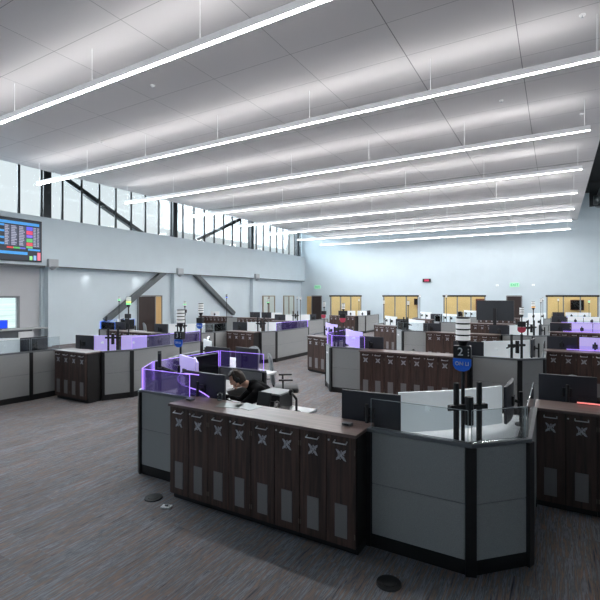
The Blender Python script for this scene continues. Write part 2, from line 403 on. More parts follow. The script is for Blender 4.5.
# pendants
GLOW = mat('pendant_diffuser', srgb(255, 255, 255), .5, emit=srgb(255, 252, 250), es=66.)
GLOWUP = mat('pendant_uplight', srgb(255, 255, 255), .5, emit=srgb(255, 252, 250), es=11.)
HOUS = mat('pendant_housing', srgb(228, 228, 230), .5, emit=srgb(228, 228, 232), es=.3)
PY = [5.52, 9.3, 13.2, 17.15, 21.0, 24.8, 28.5, 32.2]
first = None
X0, X1 = -16.8, .74
for k, y in enumerate(PY):
    lb = 'long white linear pendant light, %s from the front' % ORD[k] if k else 'long white linear pendant light nearest the camera at the top left'
    if first is None:
        first = thing('pendant_light', lb, 'pendant light', (0, y, 6.4), 0, 'linear pendants under the ceiling')
        MB().box(((X0+X1)/2, -.045, .06), (X1-X0, .012, .12)).box(((X0+X1)/2, .045, .06), (X1-X0, .012, .12)).box(((X0+X1)/2, 0, .06), (X1-X0, .08, .02)).build('housing', HOUS, first)
        MB().box(((X0+X1)/2, 0, .01), (X1-X0-.01, .056, .02)).build('diffuser', GLOW, first)
        MB().box(((X0+X1)/2, 0, .1), (X1-X0-.4, .07, .016)).build('uplight_strip', GLOWUP, first)
        for x in (X0, X1): MB().box((x, 0, .06), (.012, .1, .12)).build('end_cap', HOUS, first)
        for j in range(7):
            x = X0+.12+(X1-X0-.24)*j/6
            MB().tube((x, 0, .12), (x, 0, ZC-6.4), .006, n=6).build('cable', LAMPW, first)
    else:
        dup(first, (0, y, 6.4), 0, lb)

# small ceiling fittings
for k, (x, y) in enumerate([(-8.2, 7.2), (-1.2, 12.2), (.4, 9.2), (-12.6, 9.0), (.6, 14.2), (-6, 15.4)]):
    t = thing('sprinkler_head', ['small white sprinkler in the ceiling left of the nearest pendant', 'small sprinkler in the ceiling above the third pendant right end', 'small sprinkler at the top right of the ceiling', 'small sprinkler in the ceiling far left', 'small sprinkler in ceiling near its right edge', 'small sprinkler in mid ceiling beyond the second pendant'][k], 'sprinkler', (x, y, ZC))
    MB().tube((0, 0, -.015), (0, 0, .01), .05).build('flange', LAMPW, t)
    MB().tube((0, 0, -.06), (0, 0, -.01), .012).tube((0, 0, -.07), (0, 0, -.06), .03).build('nozzle', SILVER, t)

# exit signs, red display
for k, (loc, rz, lb) in enumerate([((-18.0, YF-.03, 3.0), 0, 'green lit exit sign above the dark door at the left end'), ((-2.5, YF-.03, 3.0), 0, 'green lit exit sign above the dark door at the right')]):
    t = thing('exit_sign', lb, 'exit sign', loc, rz)
    MB().box((0, 0, 0), (.6, .05, .3), bev=.01).build('sign_body', mat('pale_green_sign', srgb(170, 215, 190), .5, emit=srgb(140, 225, 180), es=.35), t)
    lettering('EXIT', .24, (0, -.03, 0), t, mat('exit_green', srgb(40, 160, 100), .5, emit=srgb(40, 180, 110), es=.4))
for k, x in enumerate((-3.6, -1.35)):
    t = thing('emergency_light', ['small white fitting left of the right exit sign', 'small white fitting right of the right exit sign'][k], 'light', (x, YF-.05, 2.98))
    MB().box((0, 0, 0), (.16, .1, .12), bev=.01).build('housing', LAMPW, t); MB().tube((0, -.09, 0), (0, -.05, 0), .04).build('lens', SILVER, t)
t = thing('wall_clock', 'dark digital clock with red glow high on the far wall', 'clock', (-8.55, YF-.05, 3.42))
MB().box((0, 0, 0), (.62, .08, .26), bev=.02).build('clock_body', BLACKM, t)
RED = mat('red_digits', srgb(170, 50, 80), .5, emit=srgb(190, 40, 80), es=.5)
MB().box((0, -.042, 0), (.36, .006, .16)).build('digit_panel', RED, t)

# video display on the left band
VX = XW+.04
t = thing('video_display', 'large wall screen with blue status tables on the left wall band', 'screen', (VX, 0, 0))
ya, yb, za, zb = 3.0, 10.8, 3.72, 5.42
MB().box((0, (ya+yb)/2, (za+zb)/2), (.08, yb-ya+.06, zb-za+.06), bev=.01).build('frame', BLACKM, t)
def em(n, c, s=.5): return mat(n, srgb(*c), .4, emit=srgb(*c), es=s)
MB().box((.042, (ya+yb)/2, (za+zb)/2), (.006, yb-ya, zb-za)).build('display_panel', em('scr_navy', (28, 34, 46), .5), t)
def rect(mb, y0, y1, z0, z1, e=.048): mb.box((e, (y0+y1)/2, (z0+z1)/2), (.004, abs(y1-y0), abs(z1-z0)))
h = zb-za
def py(p): return 9.19+p*.0400
bl = MB(); rect(bl, ya, py(38), zb-.13*h, zb-.06*h); bl.build('blue_header', em('scr_blue', (60, 150, 215)), t)
bl = MB(); rect(bl, ya, py(26), za+.14*h, za+.21*h); bl.build('blue_footer_bar', em('scr_blue', (0, 0, 0)), t)
bl = MB(); rect(bl, py(26.5), py(39), za+.255*h, za+.30*h); bl.build('blue_small_header', em('scr_blue', (0, 0, 0)), t)
for k, z in enumerate((.80, .66, .50, .36)):
    bl = MB(); rect(bl, ya, py(3.4), za+h*z, za+h*(z+.05)); bl.build('blue_side_bar', em('scr_blue', (0, 0, 0)), t)
for a, b in ((3.9, 8.6), (10, 15.5), (17.6, 23.8), (32, 35.2), (36, 38)):
    gr = MB()
    rect(gr, py(a)-.02, py(b)+.02, zb-h*.16, zb-h*.66, .0455)
    gr.build('table_column', em('scr_col', (70, 76, 96), .6), t)
    for k in range(12):
        g2 = MB(); rect(g2, py(a), py(a)+(py(b)-py(a))*random.uniform(.6, 1), zb-h*(.17+.04*k), zb-h*(.195+.04*k))
        g2.build('table_row', em('scr_grey', (150, 152, 172), .6), t)
sq = [('violet', (95, 95, 225), .16, .25), ('red', (225, 75, 110), .26, .35), ('violet', (120, 100, 215), .36, .43), ('green', (95, 190, 105), .45, .54), ('red', (220, 75, 90), .55, .63), ('green', (110, 190, 110), .64, .69)]
for n, c, a, b in sq:
    m_ = MB(); rect(m_, py(24.8), py(31.2), zb-h*a, zb-h*b); m_.build('status_block', em('scr_'+n+str(c[0]), c), t)
for n, c, a, b in [('red', (215, 60, 60), 5.8, 12), ('green', (80, 185, 90), 12, 18.4), ('blue', (90, 100, 200), 18.4, 24)]:
    m_ = MB(); rect(m_, py(a), py(b), za+.28*h, za+.32*h); m_.build('progress_bar', em('scr_p'+n, c), t)
for c, a, b, z in [((150, 220, 140), 28, 31, .12), ((130, 170, 225), 32.2, 35, .14), ((235, 120, 140), 36.2, 39.4, .22)]:
    m_ = MB(); rect(m_, py(a), py(b), za+.02*h, za+z*h); m_.build('chart_bar', em('scr_c%d' % c[0], c), t)

# counter and cupboards in the alcove
t = thing('counter', 'pale counter with grey cupboards under the alcove window at far left', 'counter', (XL+.35, 8.6, 0))
MB().box((0, 0, .85), (.66, 4.9, .05), bev=.006).build('counter_top', mat('pale_counter', srgb(176, 180, 182), .5, noise=((4, 4, 4), .04)), t)
MB().box((-.02, -.3, .42), (.56, 4.2, .8)).build('cupboard', mat('grey_cupboard', srgb(84, 88, 94), .6, noise=((4, 4, 4), .05)), t)
MB().box((.27, 1.55, .5), (.03, .6, .5)).build('white_front', WHITED, t)

t = thing('monitor', 'monitor with blue lit screen on the alcove counter at the far left edge', 'monitor', (XL+.5, 9.15, .875), R(60))
MB().box((0, 0, .22), (.62, .03, .34), bev=.006).build('back_shell', MOND, t)
MB().box((0, -.017, .22), (.59, .006, .31)).build('screen', SCRB, t)
MB().box((0, .03, .16), (.06, .03, .3)).box((0, .02, .008), (.24, .18, .016)).build('stand', CHAIRK, t)

# ------------------------------------------------------------------ cabinets
CW = .555
CAB = {}
XPTS = []
def emblem_mesh():
    m = MB()
    rr = random.Random(3)
    for k in range(4):
        a = PI/4 + k*PI/2 + (.12 if k % 2 else -.1)
        dx, dz = math.cos(a), math.sin(a)*1.25
        pts = [(0, 0), (dx*.03 - dz*.014, dz*.03 + dx*.014), (dx*.06 - dz*.006, dz*.06 + dx*.006), (dx*.072, dz*.072), (dx*.055 + dz*.012, dz*.055 - dx*.012), (dx*.026 + dz*.012, dz*.026 - dx*.012)]
        m.prism_xz(pts, -.003, 0)
    for k in range(16):
        a = rr.uniform(0, 2*PI); r = rr.uniform(.012, .036)
        m.box((math.cos(a)*r, -.001, math.sin(a)*r*1.2), (.010, .003, .010), ry=rr.uniform(0, 1))
    m.tube((0, -.004, 0), (0, 0, 0), .016, n=10)
    return m
def make_cabinet(label, group, loc, rz):
    t = thing('storage_cabinet', label, 'cabinet', loc, rz, group)
    D = .40
    MB().box((0, D/2+.02, .55), (CW-.004, D-.04, .96)).build('carcass', CARC, t)
    MB().box((0, D/2+.03, .035), (CW-.004, D-.06, .07)).build('kick_plate', BLACKM, t)
    for s in (-1, 1):
        x = s*CW/4
        d = MB().box((x, .011, .55), (CW/2-.007, .02, .95), bev=.002).build('door', WALNUT, t)
        hh = MB().tube((x-.062, -.03, .972), (x+.062, -.03, .972), .0055, n=8)
        for q in (-1, 1): hh.tube((x+q*.058, .002, .985), (x+q*.058, -.03, .972), .0055, n=8)
        hh.build('handle', SILVER, d, True)
        MB().box((x, -.001, .29), (.118, .006, .29), bev=.002).build('vent_panel', VENT, d)
        e = emblem_mesh(); bmesh.ops.scale(e.bm, verts=e.bm.verts, vec=(.86, 1, .86)); bmesh.ops.translate(e.bm, verts=e.bm.verts, vec=(x, 0, .862)); e.build('emblem', EMBL, d)
        hg = MB()
        for z in (.18, .9): hg.box((x+s*(CW/4-.009), -.001, z), (.008, .006, .045))
        hg.build('hinge', mat('bronze_hinge', srgb(120, 108, 98), .4, .6), d)
        if s > 0: MB().tube((x-CW/4+.02, -.004, .978), (x-CW/4+.02, .004, .978), .009).build('lock', SILVER, d)
    return t
def cabinet_run(x0, y, n, desc, rz=0., depth=.42):
    """n double cabinets starting at (x0, y), running along local +x; one continuous top."""
    g = 'cabinets in ' + desc
    u = Vector((math.cos(rz), math.sin(rz), 0))
    for k in range(n):
        p = Vector((x0, y, 0)) + u*(CW*(k+.5))
        if n == 1: lb = 'dark walnut double-door cabinet in ' + desc
        elif k == n-1: lb = 'dark walnut double-door cabinet, rightmost in ' + desc
        elif k == 0: lb = 'dark walnut double-door cabinet, leftmost in ' + desc
        else: lb = 'dark walnut double-door cabinet, %s from left in %s' % (ORD[k], desc)
        if 'p' not in CAB: CAB['p'] = make_cabinet(lb, g, p, rz)
        else: dup(CAB['p'], p, rz, lb, g)
    L = n*CW
    t = thing('cabinet_top', 'brown laminate top over ' + desc, 'countertop', (x0, y, 0), rz)
    MB().box((L/2, depth/2-.01, T-.015), (L+.02, depth+.02, .03), bev=.004).build('top_slab', WTOP, t)
    MB().box((L/2, depth/2+.01, T-.0305), (L-.01, depth-.03, .003)).build('underlay', CARC, t)
    return t

# ------------------------------------------------------------------ partitions
def partition(pts, label, glass=None, glow=None, tri=(), h=T, zg=1.32, posts=None, rz=0):
    """pts: polyline (centre line). glass: indices of segments carrying a screen."""
    o0 = Vector((*pts[0], 0))
    t = thing('partition', label, 'partition', o0)
    P = [Vector((x, y, 0))-o0 for x, y in pts]
    n = len(P)
    for i in range(n-1):
        a, b = P[i], P[i+1]; d = (b-a); L = d.length; an = math.atan2(d.y, d.x); c = (a+b)/2
        m = MB()
        zs = [(.12, .569), (.572, h-.035)]
        for z0, z1 in zs:
            m.box((c.x, c.y, (z0+z1)/2), (L-.07, .06, z1-z0), rz=an, bev=.006)
        m.build('fabric_panel', FABRIC, t)
        MB().box((c.x, c.y, .065), (L, .05, .13), rz=an).build('kick_plate', BLACKM, t)
        MB().box((c.x, c.y, h-.016), (L+.03, .075, .03), rz=an, bev=.004).build('top_cap', CAPM, t)
        MB().box((c.x, c.y, .56), (L-.04, .045, h-.1), rz=an).build('inner_core', BLACKM, t)
        if glass and i in glass:
            gz = zg
            gm = GLASSP if glow == 'p' else GLASS
            g = MB().box((c.x, c.y, (h+gz)/2), (L-.03, .010, gz-h), rz=an).build('glass_screen', gm, t)
            em_ = {'p': LEDP, None: None, 'r': LEDR, 'b': LEDB}[glow]
            u = d.normalized()
            e = MB()
            A = a+u*.015; B = b-u*.015; w = .0055 if em_ else .0045
            e.bar((A.x, A.y, gz), (B.x, B.y, gz), w); e.bar((A.x, A.y, h), (A.x, A.y, gz), w); e.bar((B.x, B.y, h), (B.x, B.y, gz), w)
            e.build('lit_edge' if em_ else 'polished_edge', em_ or mat('glass_edge', srgb(170, 180, 184), .2, noise=((5, 5, 5), .05)), g)
    for i in range(n):
        if posts is not None and i not in posts: continue
        p = P[i]
        an = 0
        if 0 < i < n-1:
            d1 = (P[i]-P[i-1]).normalized(); d2 = (P[i+1]-P[i]).normalized(); d = d1+d2; an = math.atan2(d.y, d.x)
        elif i == 0: d = P[1]-P[0]; an = math.atan2(d.y, d.x)
        else: d = P[-1]-P[-2]; an = math.atan2(d.y, d.x)
        pw = .045
        if 0 < i < n-1: pw = .085 if d1.angle(d2) > .3 else .07
        MB().box((p.x, p.y, (h-.03)/2), (pw, .084 if 0 < i < n-1 else .07, h-.03), rz=an, bev=.004).build('post', BLACKM, t)
    return t

# ------------------------------------------------------------------ monitors, towers, desks
MON = {}
def monitor(kind, x, y, yaw, label, group=None, w=.58, zc=1.135, zdesk=.88, pole=True, hgt=.38):
    """yaw: direction the BACK faces, measured so that 0 = back toward -Y."""
    key = (kind, w, pole, zc, hgt)
    if key in MON: return dup(MON[key], (x, y, zdesk), yaw, label, group)
    t = thing('monitor', label, 'monitor', (x, y, zdesk), yaw, group)
    z = zc-zdesk
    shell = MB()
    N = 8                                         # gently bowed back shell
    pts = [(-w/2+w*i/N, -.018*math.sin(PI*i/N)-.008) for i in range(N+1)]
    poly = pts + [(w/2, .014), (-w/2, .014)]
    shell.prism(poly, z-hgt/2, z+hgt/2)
    m = {'w': MONW, 'd': MOND, 'p': mat('lilac_lit_shell', srgb(196, 184, 236), .45, noise=((6, 6, 6), .02), emit=srgb(200, 185, 255), es=.42)}[kind]  # lilac tint and emission stand in for purple light on white shells
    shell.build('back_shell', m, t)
    MB().box((0, .017, z), (w-.01, .006, hgt-.01)).build('screen', SCREEN, t)
    if pole: MB().box((0, -.034, z), (.1, .03, .1), bev=.004).tube((0, -.05, z), (0, -.11, z-.02), .016).build('mount_plate', CHAIRK, t)
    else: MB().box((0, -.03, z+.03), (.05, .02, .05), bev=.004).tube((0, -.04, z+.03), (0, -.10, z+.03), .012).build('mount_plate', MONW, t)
    if pole: MB().tube((0, -.11, .0), (0, -.11, z+.1), .018).tube((0, -.11, 0), (0, -.11, .02), .06).build('mount_pole', CHAIRK, t)
    MON[key] = t
    return t

def tower(x, y, label, zbase=.9, ztop=2.06, n=4, lamps=None, sign=None, group='signal towers on the desks', rz=0., scale=1., base=True):
    t = thing('signal_tower', label, 'signal light', (x, y, zbase), rz, group)
    H_ = ztop-zbase; s = scale
    seg = .05*s; top = H_; lampz = top-n*seg
    MB().tube((0, 0, .0), (0, 0, lampz-.03), .016*s, n=10).tube((0, 0, 0), (0, 0, .02), .06).build('pole', CHAIRK, t)
    MB().tube((0, 0, lampz-.075*s), (0, 0, lampz), .02*s, .05*s, n=14).build('socket', CHAIRK, t)
    for k in range(n):
        z0 = lampz+k*seg
        m = (lamps or {}).get(k, LAMPW)
        MB().tube((0, 0, z0+.006), (0, 0, z0+seg-.009*s), .06*s, n=18).build('lamp_segment', m, t, False)
        MB().tube((0, 0, z0+seg-.009*s), (0, 0, z0+seg+.006), .054*s, n=18).build('segment_ring', CHAIRK, t)
    if sign:
        num, txt, colr, zs = sign
        zz = zs-zbase
        b = MB().box((0, -.02, zz+.055), (.145, .07, .105), bev=.006).build('number_box', SIGNK, t)
        if num:
            lettering(num, .095, (-.012, -.056, zz+.055), b, name='number')
            [MB().box((.054, -.056, zz+.055+q), (.009, .003, .013)).build('tick_mark', TXTW, b) for q in (-.025, 0, .025)]
        pl = MB()
        pts = [(-.074, 0), (.074, 0), (.074, -.06), (.055, -.092), (.02, -.108), (-.02, -.108), (-.055, -.092), (-.074, -.06)]
        pl.prism_xz([(px, pz+zz-.002) for px, pz in pts], -.05, -.035)
        pb = pl.build('name_plate', colr, t)
        if txt: lettering(txt, .044, (0, -.052, zz-.046), pb, name='plate_text')
    return t

def mount(x, y, rz, label, zdesk=.88):
    t = thing('monitor_mount', label, 'monitor mount', (x, y, zdesk), rz)
    for s in (-1, 1): MB().tube((s*.11, 0, 0), (s*.11, 0, .62), .024).build('post', CHAIRK, t)
    MB().box((0, 0, .41), (.36, .05, .045), bev=.006).build('cross_bar', CHAIRK, t)
    MB().tube((0, -.02, .26), (0, -.02, .5), .036).build('cylinder', CHAIRK, t)
    for sx in (-1, 1):
        MB().bar((sx*.07, .02, .41), (sx*.05, .22, .33), .026).build('arm', CHAIRK, t)
    MB().box((0, 0, .01), (.34, .12, .02), bev=.004).build('clamp_foot', CHAIRK, t)
    return t

def desk(pts, label, z=.88, legs=None):
    x0, y0 = pts[0]
    t = thing('desk', label, 'desk', (x0, y0, 0))
    q = [(x-x0, y-y0) for x, y in pts]
    MB().prism(q, z-.03, z).build('desktop', WHITED, t)
    for (x, y) in legs:
        MB().box((x-x0, y-y0, (z-.03)/2), (.09, .09, z-.03), bev=.005).box((x-x0, y-y0, .02), (.12, .5, .04)).build('leg', CHAIRK, t)
    return t

def ws_right(dx, dy, desc, kinds='dwwd', with_mount=True, dark_left=True, mk_desk=True, deskpts=None):
    """corner workstation whose outer corner is front right; kinds for the four screens."""
    def P(x, y): return (x+dx, y+dy)
    g = 'monitors at ' + desc
    if kinds[0] != '-': monitor(kinds[0], *P(-1.54, 3.99), R(4), '%s-backed monitor, leftmost at %s' % (W[kinds[0]], desc), g)
    monitor(kinds[1], *P(-1.08, 4.30), R(41), '%s-backed monitor, left of the angled pair at %s' % (W[kinds[1]], desc), g, pole=not with_mount)
    monitor(kinds[2], *P(-.67, 4.72), R(50), '%s-backed monitor, right of the angled pair at %s' % (W[kinds[2]], desc), g, pole=not with_mount)
    if kinds[3] != '-': monitor(kinds[3], *P(-.43, 5.20), R(88), '%s-backed monitor, turned sideways at %s' % (W[kinds[3]], desc), g)
    if with_mount: mount(*P(-.66, 4.02), R(42), 'black twin-post monitor mount at ' + desc)
    if mk_desk:
        dp = deskpts or [(-2.0, 3.95), (-1.42, 3.95), (-1.42, 3.83), (-.64, 3.83), (-.27, 4.2), (-.27, 5.6), (-1.0, 5.6), (-1.0, 5.05), (-1.5, 4.7), (-2.0, 4.7)]
        desk([P(*p) for p in dp], 'white corner desk at ' + desc, legs=[P(-1.8, 4.35), P(-.62, 5.35), P(-.6, 4.25)])
W = {'w': 'white', 'd': 'dark', 'p': 'lilac-lit white'}
def ws_left(dx, dy, desc, kinds='dwwd', mk_desk=True, deskpts=None, with_mount=True):
    def P(x, y): return (-5.16-x+dx, y+dy)
    g = 'monitors at ' + desc
    if kinds[0] != '-': monitor(kinds[0], *P(-1.54, 3.99), R(-4), '%s-backed monitor, rightmost at %s' % (W[kinds[0]], desc), g)
    if kinds[1] != '-': monitor(kinds[1], *P(-1.02, 4.30), R(-34), '%s-backed monitor, right of the angled pair at %s' % (W[kinds[1]], desc), g, pole=not with_mount, zc=1.21)
    if kinds[2] != '-': monitor(kinds[2], *P(-.67, 4.72), R(-50), '%s-backed monitor, left of the angled pair at %s' % (W[kinds[2]], desc), g, pole=not with_mount, zc=1.21)
    if kinds[3] != '-': monitor(kinds[3], *P(-.43, 5.20), R(-88), '%s-backed monitor, turned sideways at %s' % (W[kinds[3]], desc), g)
    if with_mount: mount(*P(-.6, 4.12), R(-42), 'black twin-post monitor mount at ' + desc)
    if mk_desk:
        dp = deskpts or [(-2.0, 3.95), (-1.5, 3.95), (-1.5, 3.86), (-.64, 3.86), (-.29, 4.2), (-.29, 5.6), (-1.0, 5.6), (-1.0, 5.05), (-1.5, 4.7), (-2.0, 4.7)]
        desk([P(*p) for p in dp][::-1], 'white corner desk at ' + desc, legs=[P(-1.7, 4.3), P(-.62, 5.35), P(-.6, 4.25)])

# ------------------------------------------------------------------ chairs
CH = {}
def chair(x, y, rz, label, zback=1.15):
    if 'c' in CH: return dup(CH['c'], (x, y, 0), rz, label, 'grey desk chairs')
    t = thing('desk_chair', label, 'chair', (x, y, 0), rz, 'grey desk chairs')      # faces -Y
    MB().box((0, 0, .5), (.5, .48, .09), bev=.035).build('seat', CHAIRK, t, True)
    b = MB(); N = 8
    for side in (0,):
        pts = []
        for i in range(N+1):
            u = -1+2*i/N; pts.append((u*.25, .24-.05*u*u))
        pts2 = [(x_, y_+.035) for x_, y_ in pts[::-1]]
        b.prism(pts+pts2, .62, 1.16)
    for v in b.bm.verts:
        v.co.y += (v.co.z-.62)*.12
        if v.co.z > 1.1: v.co.z -= 1.6*v.co.x**2; 
    b.build('backrest', CHAIRM, t, False)
    MB().bar((0, .2, .5), (0, .27, .66), .07, .03).build('back_support', CHAIRK, t)
    for s in (-1, 1):
        MB().bar((s*.25, .05, .5), (s*.29, .05, .7), .03).box((s*.29, 0, .71), (.07, .26, .03), bev=.01).build('armrest', CHAIRK, t)
    MB().tube((0, 0, .1), (0, 0, .47), .028).build('gas_column', CHAIRK, t)
    m = MB()
    for k in range(5):
        a = k*2*PI/5; m.bar((0, 0, .1), (.29*math.cos(a), .29*math.sin(a), .07), .045, .03)
    m.build('star_base', CHAIRK, t)
    for k in range(5):
        a = k*2*PI/5; c = Vector((.29*math.cos(a), .29*math.sin(a), .03)); MB().tube(c-Vector((0, .02, 0)), c+Vector((0, .02, 0)), .03).build('caster', BLACKM, t)
    CH['c'] = t
    return t

# ================================================================== LAYOUT
# ---- nearest centre pod
cabinet_run(-3.70, 3.49, 4, 'the foreground cabinet run')
partition([(-4.0, 5.75), (-4.92, 5.75), (-4.92, 4.33), (-4.56, 3.83), (-3.72, 3.83)], 'grey partition with purple-edged glass round the seated person', glass=[0, 1, 2, 3], glow='p', posts=[0, 1, 2, 3])
partition([(-1.46, 3.76), (-.60, 3.76), (-.21, 4.15), (-.21, 5.34)], 'grey partition with clear glass round the nearest right corner', glass=[0, 1, 2])
ws_right(0, 0, 'the nearest right corner desk')
monitor('d', -3.66, 4.0, R(-4), 'wide dark monitor in front of the seated person', w=.68)
ws_left(0, 0, 'the seated person\'s desk', kinds='---d', deskpts=[(-1.82, 3.92), (-1.5, 3.92), (-1.5, 3.88), (-.66, 3.88), (-.31, 4.24), (-.31, 5.6), (-1.0, 5.6), (-1.0, 5.0), (-1.45, 4.55), (-1.82, 4.5)])
monitor('p', -4.20, 4.26, R(-24), 'lilac-lit white monitor beside the seated person, nearer of two', 'lilac-lit monitors beside the seated person', w=.5, zc=1.24, hgt=.42)
monitor('p', -4.50, 4.74, R(-42), 'lilac-lit white monitor beside the seated person, farther of two', 'lilac-lit monitors beside the seated person')
tower(-.70, 4.02, 'signal tower with number 2 and blue plate at the nearest right corner', zbase=.88, ztop=2.06, sign=('2', 'ON LI', SIGNB, 1.71))
tower(-4.58, 4.52, 'signal tower with number 3 and blue plate at the seated person\'s desk', zbase=.88, ztop=2.05, sign=('3', 'ON LI', SIGNB, 1.637), scale=.92)
desk([(-3.32, 3.92), (-2.5, 3.92), (-2.5, 4.7), (-3.32, 4.7)], 'white side desk between the seated person and the phone stand', legs=[(-2.6, 4.3), (-3.2, 4.3)])

# ---- rows of centre pods
CEN = [(0, 5.45, 'second-row'), (0, 11.05, 'third-row'), (0, 16.7, 'fourth-row'), (0, 22.3, 'fifth-row')]
for i, (dx, dy, nm) in enumerate(CEN):
    cabinet_run(-3.70+dx, 3.49+dy, 4, 'the %s centre run' % nm)
    gl = 'p' if i == 0 else None
    partition([(-4.95+dx, 5.7+dy), (-4.95+dx, 4.4+dy), (-4.56+dx, 3.86+dy), (-3.72+dx, 3.86+dy)], 'grey partition at the left corner of the %s centre pod' % nm, glass=[0, 1, 2], glow=gl)
    partition([(-1.46+dx, 3.82+dy), (-.60+dx, 3.82+dy), (-.21+dx, 4.2+dy), (-.21+dx, 5.34+dy)], 'grey partition at the right corner of the %s centre pod' % nm, glass=[2], glow=None)
    ws_right(dx, dy, 'the %s right corner desk' % nm, kinds='dwwd' if i < 2 else '-ww-', with_mount=i < 2)
    ws_left(dx, dy, 'the %s left corner desk' % nm, kinds='dppd' if i == 0 else ('dwwd' if i < 2 else '-ww-'), with_mount=i < 2)

# ---- rear-left desks of the centre pods
REAR = [(0, 0, 'first-row'), (0, 5.45, 'second-row'), (0, 11.05, 'third-row'), (0, 16.7, 'fourth-row')]
for i, (dx, dy, nm) in enumerate(REAR):
    cabinet_run(-6.42+dx, 6.02+dy, 2 , 'the %s angled aisle run' % nm, rz=R(-22))
    ws_left(dx-1.64, dy+2.1, 'the %s rear aisle desk' % nm, kinds='d%s%s-' % (('w', 'w') if i != 1 else ('p', 'p')), with_mount=False, mk_desk=True,
            deskpts=[(-2.45, 4.0), (-1.5, 4.0), (-1.2, 4.24), (-.4, 4.62), (-.31, 5.6), (-1.0, 5.6), (-1.0, 5.15), (-1.5, 4.75), (-2.45, 4.55)])
    partition([(-6.62+dx, 7.6+dy), (-6.62+dx, 6.75+dy), (-6.46+dx, 6.2+dy)], 'narrow grey partition beside the %s angled aisle run' % nm, glass=None)

monitor('d', -4.75, 6.28, R(-12), 'wide dark monitor at right above the divider behind the seated person')

# ---- right-hand pods
RIG = [(0, 0, 'nearest right'), (.0, 5.6, 'second right'), (.0, 11.3, 'third right'), (0, 17.0, 'fourth right'), (0, 22.6, 'fifth right')]
for i, (dx, dy, nm) in enumerate(RIG):
    cabinet_run(-.19+dx, 5.33+dy, 4, 'the %s-hand run' % nm)
    g = 'monitors over the %s-hand run' % nm
    k = 'p' if i in (1, 2) else 'w'
    desk([(-.1+dx, 5.78+dy), (2.1+dx, 5.78+dy), (2.1+dx, 6.5+dy), (-.1+dx, 6.5+dy)], 'white desk behind the %s-hand run' % nm, legs=[(.2+dx, 6.1+dy), (1.9+dx, 6.1+dy)])
    monitor('d', .11+dx, 5.98+dy, R(2), 'dark monitor, leftmost over the %s-hand run' % nm, g)
    monitor(k, .74+dx, 6.0+dy, R(-4), 'pale monitor, second from left over the %s-hand run' % nm, g)
    monitor(k, 1.34+dx, 5.98+dy, R(4), 'pale monitor, third from left over the %s-hand run' % nm, g)
    t = thing('glass_screen', '%s edge-lit glass strip standing on the %s-hand run' % ('red' if i == 0 else 'purple', nm), 'screen', (.2+dx, 5.72+dy, T))
    MB().box((.8, 0, .05), (1.6, .008, .1)).build('pane', GLASS if i in (0, 3, 4) else GLASSP, t)
    MB().bar((0, 0, .015), (1.6, 0, .015), .012).build('lit_edge', LEDR if i == 0 else LEDP, t)

# ---- left-hand strips along the aisle (cabinet run + corner desk + long side partition)
STR = [(-9.55, 5.66, 2, 'nearest left'), (-9.62, 11.6, 2, 'second left'), (-11.75, 17.5, 2, 'third left'), (-11.9, 24.0, 3, 'fourth left')]
for i, (x, y, n, nm) in enumerate(STR):
    cabinet_run(x, y, n, 'the %s aisle run' % nm)
    xe = x+n*CW
    partition([(xe+.02, y+.38), (xe+.29, y+.9), (xe+.31, y+3.1)], 'grey corner partition of the %s aisle pod' % nm, glass=[1] if i < 2 else None, glow='p' if i < 2 else None)
    dx = xe+.3+.21; dy = y+.64-3.95+(.2 if i == 0 else .08)
    ds = 'the %s aisle desk' % nm; g = 'monitors at ' + ds; cx_, cy_ = xe+.29, y+.9
    kw = 'p' if i == 0 else 'w'; wm = i < 3
    monitor('d', cx_-1.38, cy_-.2, R(6), 'dark monitor, leftmost at ' + ds, g)
    monitor(kw, cx_-.95, cy_-.02, R(30), 'pale monitor left of the posts at ' + ds, g, pole=not wm)
    monitor(kw, cx_-.33, cy_+.34, R(34), 'pale monitor right of the posts at ' + ds, g, pole=not wm)
    monitor('d', cx_-.22, cy_+1.0, R(80), 'dark monitor turned sideways at ' + ds, g)
    if wm: mount(cx_-.62, cy_+.0, R(32), 'black twin-post monitor mount at ' + ds)
    desk([(cx_-1.66, cy_-.4), (cx_-.62, cy_-.4), (cx_-.42, cy_-.3), (cx_-.07, cy_+.1), (cx_-.05, cy_+1.5), (cx_-.75, cy_+1.5), (cx_-.75, cy_+.8), (cx_-1.66, cy_+.35)], 'white corner desk at ' + ds, legs=[(cx_-1.5, cy_), (cx_-.4, cy_+1.3), (cx_-.5, cy_+.15)])

# ---- left-hand outer pods
LFT = [(-9.62, .32, 'nearest outer left'), (-9.62, 6.2, 'second outer left')]
for i, (dx, dy, nm) in enumerate(LFT):
    partition([(-1.46+dx, 3.76+dy), (-.62+dx, 3.76+dy), (-.23+dx, 4.15+dy), (-.16+dx, 4.95+dy), (-.16+dx, 5.6+dy)], 'long grey partition at the %s pod' % nm, glass=[2, 3])
    ws_right(dx-.05, dy, 'the %s desk' % nm, kinds='dwwd')
    if i:
        cabinet_run(-3.70+dx, 3.49+dy, 4, 'the %s run' % nm)
        ws_left(dx, dy, 'the blue-lit outer left desk', kinds='dwwd')
        partition([(-4.95+dx, 5.7+dy), (-4.95+dx, 4.4+dy), (-4.56+dx, 3.86+dy), (-3.72+dx, 3.86+dy)], 'grey partition with blue-edged glass at the %s pod' % nm, glass=[0, 1, 2, 3][:3], glow='b')
cabinet_run(-15.1, 19.1, 5, 'the far left wall-side run')
cabinet_run(-18.3, 19.5, 4, 'the run below the left brace')
